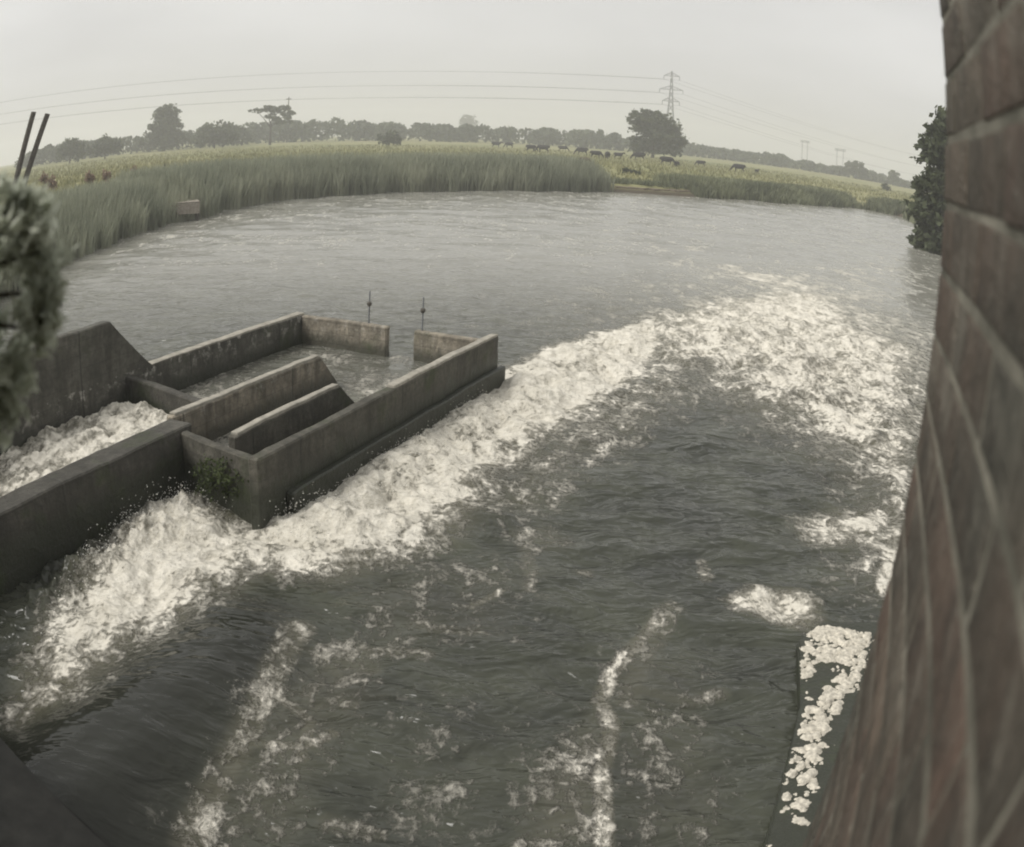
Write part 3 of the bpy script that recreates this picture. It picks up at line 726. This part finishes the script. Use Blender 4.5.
c = bmN.mix(bmN.math('MULTIPLY', bmN.ramp(g2, [(.52, 0.), (.72, 1.)]), .5), c, (.16, .145, .118))
bmN.col(c); bmN.rough(.9, .25); bmN.bump(bmN.math('ADD', g2, g3), .9, .012)
br = mesh_np('brickwork', BV, BF, bmN.m, wall, attrs={'tint': ('FACE', BT)})
md = br.modifiers.new('worn edges', 'BEVEL'); md.width = .0022; md.segments = 2
mo = N('old lime mortar'); Pp = mo.pos(); g = mo.noise(6, 6, .65, Pp); g2 = mo.noise(60, 4, .7, Pp)
mo.col(mo.mix(mo.ramp(g, [(.35, 0.), (.7, 1.)]), (.085, .082, .065), (.25, .235, .19))); mo.rough(.95, .2); mo.bump(g2, .8, .005)
bm = bmesh.new()
q0 = -dW*.0018+dR*.0018
pl = [q0, q0-dW*2.98, q0-dW*2.98+dR*.4, dR*.4-dW*.4, dR*1.98-dW*.4, dR*1.98-dW*.0018]
prism(bm, [tuple(p) for p in pl], -.75, 7.15)
mesh_bm('mortar', bm, mo.m, wall)

# footing ledge with floating scum
Lp = [at(762, 850, .10), at(800, 705, .10), at(798, 640, .10), at(822, 622, .10), (3.75, 6.75), (3.3, 3.0), (1.6, 3.2)]
bm = bmesh.new(); prism(bm, Lp, -1.0, .10); bevel_all(bm, .02, 2)
tag(mesh_bm('concrete_ledge', bm, M['dark_concrete']), 'dark concrete footing ledge beside the water below the brick wall', 'ledge')
gx, gy = np.meshgrid(np.arange(1.6, 3.6, .014), np.arange(3.6, 7.0, .014)); GX, GY = gx.ravel(), gy.ravel()
mk = np.full(GX.shape, -1.0)
for poly, wt in (([(806, 622), (872, 632), (868, 668), (840, 664), (800, 656)], .30), ([(794, 648), (825, 662), (800, 692), (786, 682)], .05), ([(830, 664), (868, 664), (858, 690), (832, 688)], .02), ([(800, 686), (852, 684), (842, 714), (800, 714)], .08), ([(798, 710), (836, 712), (826, 742), (796, 742)], -.02), ([(788, 742), (834, 742), (816, 786), (786, 782)], .16), ([(782, 788), (824, 782), (806, 828), (776, 822)], -.35)):
    mk = np.maximum(mk, -1+(1+wt)*sstep(-.06, .08, poly_sd(GX, GY, [at(*p, .11) for p in poly])))
fld = np.where(poly_sd(GX, GY, Lp) < .02, -9, 0) + mk + .75*fbm(GX*4, GY*4, 2) + .45*fbm(GX*9+4, GY*9, 2) + .55 - 1.9*np.clip(.32-np.abs(fbm(GX*6+7, GY*6, 2)+.35*fbm(GX*17, GY*17, 2)), 0, .32)*1.6
GZ = .097+.048*np.sqrt(np.clip(fld, 0, .6))*(.8+.35*fbm(GX*26, GY*26, 3))
ny_, nx_ = gx.shape; i = np.arange(nx_-1)[None, :]+nx_*np.arange(ny_-1)[:, None]
F4 = np.stack([i, i+1, i+1+nx_, i+nx_], -1).reshape(-1, 4); F4 = F4[(fld[F4] > -.03).any(1)]
used, inv = np.unique(F4, return_inverse=True); F4 = inv.reshape(-1, 4)
tag(mesh_np('foam_scum', np.stack([GX, GY, GZ], 1)[used], F4, M['scum'], smooth=True), 'pale curds of dirty foam stranded on the concrete ledge', 'foam', kind='stuff')
# flying spray along the foot of the walls
ns_ = 5200
uu = np.concatenate([rng.uniform(3.6, 7.6, ns_//2), rng.uniform(6.8, 12.5, ns_//2)]); n0_ = np.concatenate([np.full(ns_//2, N_NEAR), np.full(ns_//2, N_OUT)])
nn_ = n0_ + np.abs(rng.normal(.2, .45, ns_)) + .03
SXx = uu*.351+nn_*.9364; SYy = uu*.9364-nn_*.351
Dd = foam_field(SXx, SYy); hb = water_h(SXx, SYy, Dd); hz_ = hb+np.clip(rng.exponential(.045, ns_), 0, .26)*np.where(uu < 7.6, 1.3, .7); kp = Dd > .45
rad = rng.uniform(.003, .009, ns_)
tv = np.array([(1, 0, -.7), (-1, 0, -.7), (0, 1, .7), (0, -1, .7)]); C3 = np.stack([SXx, SYy, hz_], 1)[kp]; r3 = rad[kp]
V = (C3[:, None, :]+tv[None]*r3[:, None, None]*rng.uniform(.6, 1.4, (kp.sum(), 4, 1))).reshape(-1, 3)
F3 = (np.arange(len(C3))[:, None, None]*4+np.array([[0, 2, 3], [1, 3, 2], [0, 1, 2], [0, 3, 1]])[None]).reshape(-1, 3)
tag(mesh_np('spray', V, F3, M['spray'], smooth=True), 'white spray thrown up along the foot of the fish pass walls', 'spray', kind='stuff')

# ------------------------------------------------------------------ cattle
def cow_mesh(grazing, name):
    bm = bmesh.new()
    def chain(pts):
        for (p, r0), (q, r1) in zip(pts, pts[1:]):
            p, q = Vector(p), Vector(q); k = max(2, int((q-p).length/.06))
            for i in range(k+1):
                f = i/k
                bmesh.ops.create_icosphere(bm, subdivisions=2, radius=r0+(r1-r0)*f, matrix=Matrix.Translation(p.lerp(q, f)))
    chain([((-.85, 0, 1.12), .25), ((-.6, 0, 1.04), .35), ((0, 0, .98), .40), ((.5, 0, 1.0), .37), ((.72, 0, 1.08), .28)])
    chain([((-.7, 0, 1.3), .11), ((.55, 0, 1.3), .11)])
    if grazing: hd = [((.72, 0, 1.12), .25), ((1.05, 0, .80), .17), ((1.25, 0, .52), .13), ((1.38, 0, .26), .11), ((1.44, 0, .12), .085)]; er = (1.24, .56)
    else: hd = [((.72, 0, 1.14), .25), ((1.0, 0, 1.34), .18), ((1.18, 0, 1.42), .14), ((1.42, 0, 1.28), .115), ((1.55, 0, 1.18), .09)]; er = (1.14, 1.50)
    chain(hd)
    for s in (-1, 1):
        chain([((er[0], .10*s, er[1]), .05), ((er[0]-.02, .26*s, er[1]+.03), .035)])
        chain([((.52, .20*s, .85), .15), ((.54, .19*s, .45), .075), ((.54, .19*s, .08), .06), ((.58, .19*s, .03), .065)])
        chain([((-.72, .20*s, .95), .20), ((-.58, .20*s, .66), .13), ((-.84, .19*s, .46), .07), ((-.80, .19*s, .08), .06), ((-.76, .19*s, .03), .065)])
    chain([((-1.06, 0, 1.22), .05), ((-1.13, 0, .85), .035), ((-1.1, 0, .52), .05)])
    me = bpy.data.meshes.new('tmp'); bm.to_mesh(me); bm.free()
    o = bpy.data.objects.new('tmp', me); COL.objects.link(o)
    md = o.modifiers.new('r', 'REMESH'); md.mode = 'VOXEL'; md.voxel_size = .045; md.use_smooth_shade = True
    dg = bpy.context.evaluated_depsgraph_get(); out = bpy.data.meshes.new_from_object(o.evaluated_get(dg)); out.name = name
    bpy.data.objects.remove(o); return out
graz, stand = cow_mesh(True, 'cow_grazing'), cow_mesh(False, 'cow_standing')
graz.materials.append(M['cow']); stand.materials.append(M['cow'])
calf_me = graz.copy(); calf_me.materials.clear(); calf_me.materials.append(M['brown_cow'])
cows = [  # feet px, heading deg (0 = facing right), grazing, scale, label
    (496, 147, 10, 0, 1.0, 'leftmost black cow of the herd, head up'),
    (509, 147, 200, 1, .95, 'second black cow from the left, near the hedge, grazing'),
    (531, 151, 20, 1, 1.0, 'black cow leading the pair left of the middle herd'),
    (543, 152, 170, 1, 1.1, 'black cow close behind another, right one of that left pair'),
    (563, 151, 0, 1, .95, 'lone black cow between the left pair and the middle herd'),
    (582, 154.5, 185, 1, 1.05, 'black cow at the left end of the middle herd'),
    (596, 157.5, 5, 1, .9, 'black cow in the middle herd, left of the close row'),
    (607.5, 158.5, 100, 1, .95, 'black cow in the middle of the close row, seen end-on'),
    (618.5, 158, 15, 0, .8, 'smaller black cow with raised head at the right of the close row'),
    (585, 164, 30, 1, .62, 'small brown calf grazing in front of the herd'),
    (639, 160, 180, 1, 1.05, 'black cow grazing in front of the left side of the spreading tree'),
    (667, 165, 0, 1, 1.0, 'large black cow grazing in front of the spreading tree'),
    (677, 166, 60, 1, .62, 'small black calf close behind the large cow under the spreading tree'),
    (701, 166, 190, 1, .80, 'black cow alone to the right of the spreading tree'),
    (739, 172, 180, 1, 1.0, 'large black cow nearest the river, right of the herd'),
    (757, 173, 60, 0, .52, 'small dark calf at the right end of the herd'),
]
for (qx, qy, hd, gz, sc, lb) in cows:
    X, Y, Z = field_at(qx, qy)
    me = calf_me if 'brown' in lb else (graz if gz else stand)
    o = link(bpy.data.objects.new('cow' if 'calf' not in lb else 'calf', me)); dist = math.hypot(X, Y)
    o.location = (X, Y, Z-.02); o.rotation_euler = (0, 0, R_(hd)-math.atan2(X, Y)); o.scale = (sc, sc, sc)
    tag(o, lb, 'cow' if 'calf' not in lb else 'calf', 'cattle grazing in the meadow')

# ------------------------------------------------------------------ pylons and wires
def bar(bm, p, q, r): tube(bm, [p, q], r, 4, True)
def pylon(name, label, x, y, zb, Hh, arms, heading, wb, wt, r=.11, grp=None):
    t = empty(name, (x, y, zb), label, 'pylon', grp, rz=heading)
    bm = bmesh.new()
    def hw(z): return wb+(wt-wb)*min(1, z/(Hh*.62)) if z < Hh*.62 else wt*(1-.75*(z-Hh*.62)/(Hh*.38))
    lv = list(np.linspace(0, Hh, 13))
    for z0, z1 in zip(lv, lv[1:]):
        a, b = hw(z0), hw(z1)
        for sx, sy in ((1, 1), (1, -1), (-1, -1), (-1, 1)): bar(bm, (sx*a, sy*a, z0-.3*(z0 == 0)), (sx*b, sy*b, z1), r)
        for (c0, c1) in (((1, 1), (1, -1)), ((1, -1), (-1, -1)), ((-1, -1), (-1, 1)), ((-1, 1), (1, 1))):
            bar(bm, (c0[0]*a, c0[1]*a, z0), (c1[0]*b, c1[1]*b, z1), r*.6); bar(bm, (c1[0]*a, c1[1]*a, z0), (c0[0]*b, c0[1]*b, z1), r*.6)
    mesh_bm('tower', bm, M['steel'], t)
    for za, wa in arms:
        bm = bmesh.new(); h = hw(za)
        for s in (-1, 1):
            for sy in (-1, 1):
                bar(bm, (s*h, sy*h, za), (s*wa, 0, za), r*.8); bar(bm, (s*h, sy*h, za+1.6), (s*wa, 0, za), r*.7)
            for k in range(1, 4):
                f = k/4; bar(bm, (s*(h+(wa-h)*f), -h*(1-f), za), (s*(h+(wa-h)*f), h*(1-f), za+.01), r*.6); bar(bm, (s*(h+(wa-h)*f), 0, za), (s*(h+(wa-h)*(f-.12)), 0, za+1.6*(1-f)), r*.6)
        arm = mesh_bm('crossarm', bm, M['steel'], t)
        for s in (-1, 1):
            bm = bmesh.new(); bar(bm, (s*wa, 0, za-.02), (s*wa, 0, za-1.6), r*1.1); mesh_bm('insulator', bm, M['steel'], arm)
    return t
PX, PY, ztop = on_az(672, 71, 380); zb = lz(PX, PY); PH = ztop-zb
vec = Vector((PX-(-345), PY-330)); hd = math.atan2(vec.y, vec.x)-math.pi/2
def zpix(px, py, d): return on_az(px, py, d)[2]-zb
arms = [(zpix(672, 76, 380), 3.3), (zpix(672, 89.5, 380), 4.9), (zpix(672, 101, 380), 3.6)]
pylon('pylon', 'tall lattice electricity pylon with three crossarms behind the spreading tree', PX, PY, zb, PH, arms, R_(-18), 2.6, .75, .15)
def wire(label, p, q, sag, r, grp):
    bm = bmesh.new(); p, q = Vector(p), Vector(q); k = 40
    pts = []
    for i in range(k+1):
        f = i/k; c = p.lerp(q, f); c.z -= 4*sag*f*(1-f); pts.append(c-p)
    tube(bm, [tuple(v) for v in pts], r, 4); o = mesh_bm('power_cable', bm, M['wire']); o.location = p
    return tag(o, label, 'cable', grp)
ends_l = [(-345, 330)]
ex, ey = PX+230, PY+130
h_ = R_(-18)
names = ['top', 'middle', 'lowest']
lefts = [(38, 86), (38, 100), (38, 115)]
for i, (za, wa) in enumerate(arms):
    for s in (-1, 1):
        a = Vector((PX+s*wa*math.cos(h_), PY+s*wa*math.sin(h_), zb+za-1.6))
        # the left-hand tower stands outside the picture
        b = Vector((-350+s*wa*.5, 330+s*wa*.8, zb+za+9))
        wire(f'{names[i]} pair of overhead cables crossing the sky left of the tall pylon', a, b, 8.0, .045, f'{names[i]} left-hand cables')
        c = Vector((PX+300+s*wa, PY+260, zb+za-3-2*i))
        wire(f'{names[i]} pair of overhead cables running down to the right of the tall pylon', a, c, 10, .04, f'{names[i]} right-hand cables')
for (qx, qy, wpx, lb, d) in ((805, 141, 10, 'left one of two small flat-topped pylons on the right skyline', 620), (840, 149.5, 12, 'right one of two small flat-topped pylons on the right skyline', 600)):
    X, Y, zt = on_az(qx, qy, d); z0 = lz(X, Y); hh = zt-z0
    t = empty('small_pylon', (X, Y, z0), lb, 'pylon', 'small pylons on the right skyline', rz=-math.atan2(X, Y))
    w = px_size(wpx, d)/2
    bm = bmesh.new()
    for s in (-1, 1):
        for q in (-.25, .25): bar(bm, (s*w*.55+q*1.4, 0, -.3), (s*w*.55+q*.6, 0, hh), .14)
        for k in range(7): bar(bm, (s*w*.55-.3, 0, hh*k/7), (s*w*.55+.3, 0, hh*(k+1)/7), .09)
    mesh_bm('leg_frame', bm, M['steel'], t)
    bm = bmesh.new(); bar(bm, (-w, 0, hh), (w, 0, hh), .22); bar(bm, (-w, 0, hh-1.1), (w, 0, hh-1.1), .18)
    for k in range(10): bar(bm, (-w+2*w*k/10, 0, hh-1.1), (-w+2*w*(k+.5)/10, 0, hh), .09); bar(bm, (-w+2*w*(k+.5)/10, 0, hh), (-w+2*w*(k+1)/10, 0, hh-1.1), .09)
    mesh_bm('crossarm', bm, M['steel'], t)
X, Y, zt = on_az(289, 97, 300); z0 = lz(X, Y)
t = empty('telegraph_pole', (X, Y, z0), 'tall thin pole standing just right of the flat-topped tree', 'pole')
bm = bmesh.new(); tube(bm, [(0, 0, -.3), (0, 0, zt-z0)], [.28, .17], 8); mesh_bm('shaft', bm, M['wood'], t)
bm = bmesh.new(); bar(bm, (-.9, 0, zt-z0-.7), (.9, 0, zt-z0-.7), .14); mesh_bm('crossarm', bm, M['wood'], t)

# ------------------------------------------------------------------ air
hm = bpy.data.materials.new('damp air'); hm.use_nodes = True; nt = hm.node_tree
for nd in list(nt.nodes):
    if nd.type == 'BSDF_PRINCIPLED': nt.nodes.remove(nd)
pv = nt.nodes.new('ShaderNodeVolumePrincipled'); pv.inputs['Color'].default_value = (.98, .98, .97, 1); pv.inputs['Density'].default_value = .0015; pv.inputs['Anisotropy'].default_value = .2
nt.links.new(pv.outputs[0], [n_ for n_ in nt.nodes if n_.type == 'OUTPUT_MATERIAL'][0].inputs['Volume'])
bm = bmesh.new(); prism(bm, [(-1600, -1600), (1600, -1600), (1600, 1600), (-1600, 1600)], -3.0, 50)
hz = mesh_bm('haze', bm, hm); tag(hz, 'thin grey haze over the meadow', kind='stuff')

# ------------------------------------------------------------------ sky, sun, camera
SUN_EL, SUN_AZ = R_(50), R_(248)             # azimuth from +y towards +x: left of and behind the lens
wd = bpy.data.worlds.new('World'); S.world = wd; wd.use_nodes = True; nt = wd.node_tree
bg = nt.nodes['Background']
sky = nt.nodes.new('ShaderNodeTexSky'); sky.sky_type = 'NISHITA'; sky.sun_disc = False; sky.sun_elevation = SUN_EL; sky.sun_rotation = SUN_AZ
sky.air_density = 1; sky.dust_density = 4; sky.ozone_density = 1
hs = nt.nodes.new('ShaderNodeHueSaturation'); hs.inputs['Saturation'].default_value = .06; nt.links.new(sky.outputs[0], hs.inputs['Color'])
tc = nt.nodes.new('ShaderNodeTexCoord'); mp = nt.nodes.new('ShaderNodeMapping'); mp.inputs['Scale'].default_value = (1.2, 1.2, 4.0); nt.links.new(tc.outputs['Generated'], mp.inputs[0])
ns = nt.nodes.new('ShaderNodeTexNoise'); ns.inputs['Scale'].default_value = 1.5; ns.inputs['Detail'].default_value = 3; nt.links.new(mp.outputs[0], ns.inputs['Vector'])
rp = nt.nodes.new('ShaderNodeValToRGB'); rp.color_ramp.elements[0].position = .3; rp.color_ramp.elements[1].position = .7
rp.color_ramp.elements[0].color = (3.0, 2.98, 2.96, 1); rp.color_ramp.elements[1].color = (4.25, 4.22, 4.17, 1); nt.links.new(ns.outputs['Fac'], rp.inputs[0])
mx = nt.nodes.new('ShaderNodeMix'); mx.data_type = 'RGBA'; mx.inputs[0].default_value = .85
nt.links.new(hs.outputs[0], mx.inputs[6]); nt.links.new(rp.outputs[0], mx.inputs[7])
nt.links.new(mx.outputs[2], bg.inputs['Color']); bg.inputs['Strength'].default_value = .10
sl = bpy.data.lights.new('sun', 'SUN'); sl.energy = 1.4; sl.angle = R_(25); sl.color = (1, .97, .92)
so = link(bpy.data.objects.new('sun', sl))
sd = Vector((math.sin(SUN_AZ)*math.cos(SUN_EL), math.cos(SUN_AZ)*math.cos(SUN_EL), math.sin(SUN_EL)))
so.rotation_euler = (-sd).to_track_quat('-Z', 'Y').to_euler(); so.location = (0, -10, 30)

cd = bpy.data.cameras.new('camera'); cam = link(bpy.data.objects.new('camera', cd)); S.camera = cam
Mx = Matrix(((_R[0], _U[0], -_F[0], 0), (_R[1], _U[1], -_F[1], 0), (_R[2], _U[2], -_F[2], H), (0, 0, 0, 1)))
cam.matrix_world = Mx
cd.type = 'PANO'; cd.clip_start = .02; cd.clip_end = 8000; cd.sensor_width = 36.0; cd.sensor_fit = 'HORIZONTAL'
tt = np.linspace(.0, .95, 400); rmm = FPX*(tt+KD*tt**3)*36/1024
A = np.stack([rmm, rmm**2, rmm**3, rmm**4], 1); co = np.linalg.lstsq(A, tt, rcond=None)[0]
cc = cd if hasattr(cd, 'panorama_type') else cd.cycles
cc.panorama_type = 'FISHEYE_LENS_POLYNOMIAL'; cc.fisheye_fov = math.pi
cc.fisheye_polynomial_k0 = 0.0
for i in range(4): setattr(cc, f'fisheye_polynomial_k{i+1}', -float(co[i]))

cd.lens = 36.0; cd.dof.use_dof = True; cd.dof.focus_distance = 14.0; cd.dof.aperture_fstop = 6.0
S.view_settings.view_transform = 'Standard'; S.view_settings.look = 'None'; S.view_settings.exposure = 0.95; S.view_settings.gamma = 1.0
S.view_settings.use_curve_mapping = False
S.render.engine = 'CYCLES'; S.cycles.filter_width = 2.0
S.cycles.max_bounces = 6; S.cycles.volume_bounces = 2; S.cycles.use_denoising = True
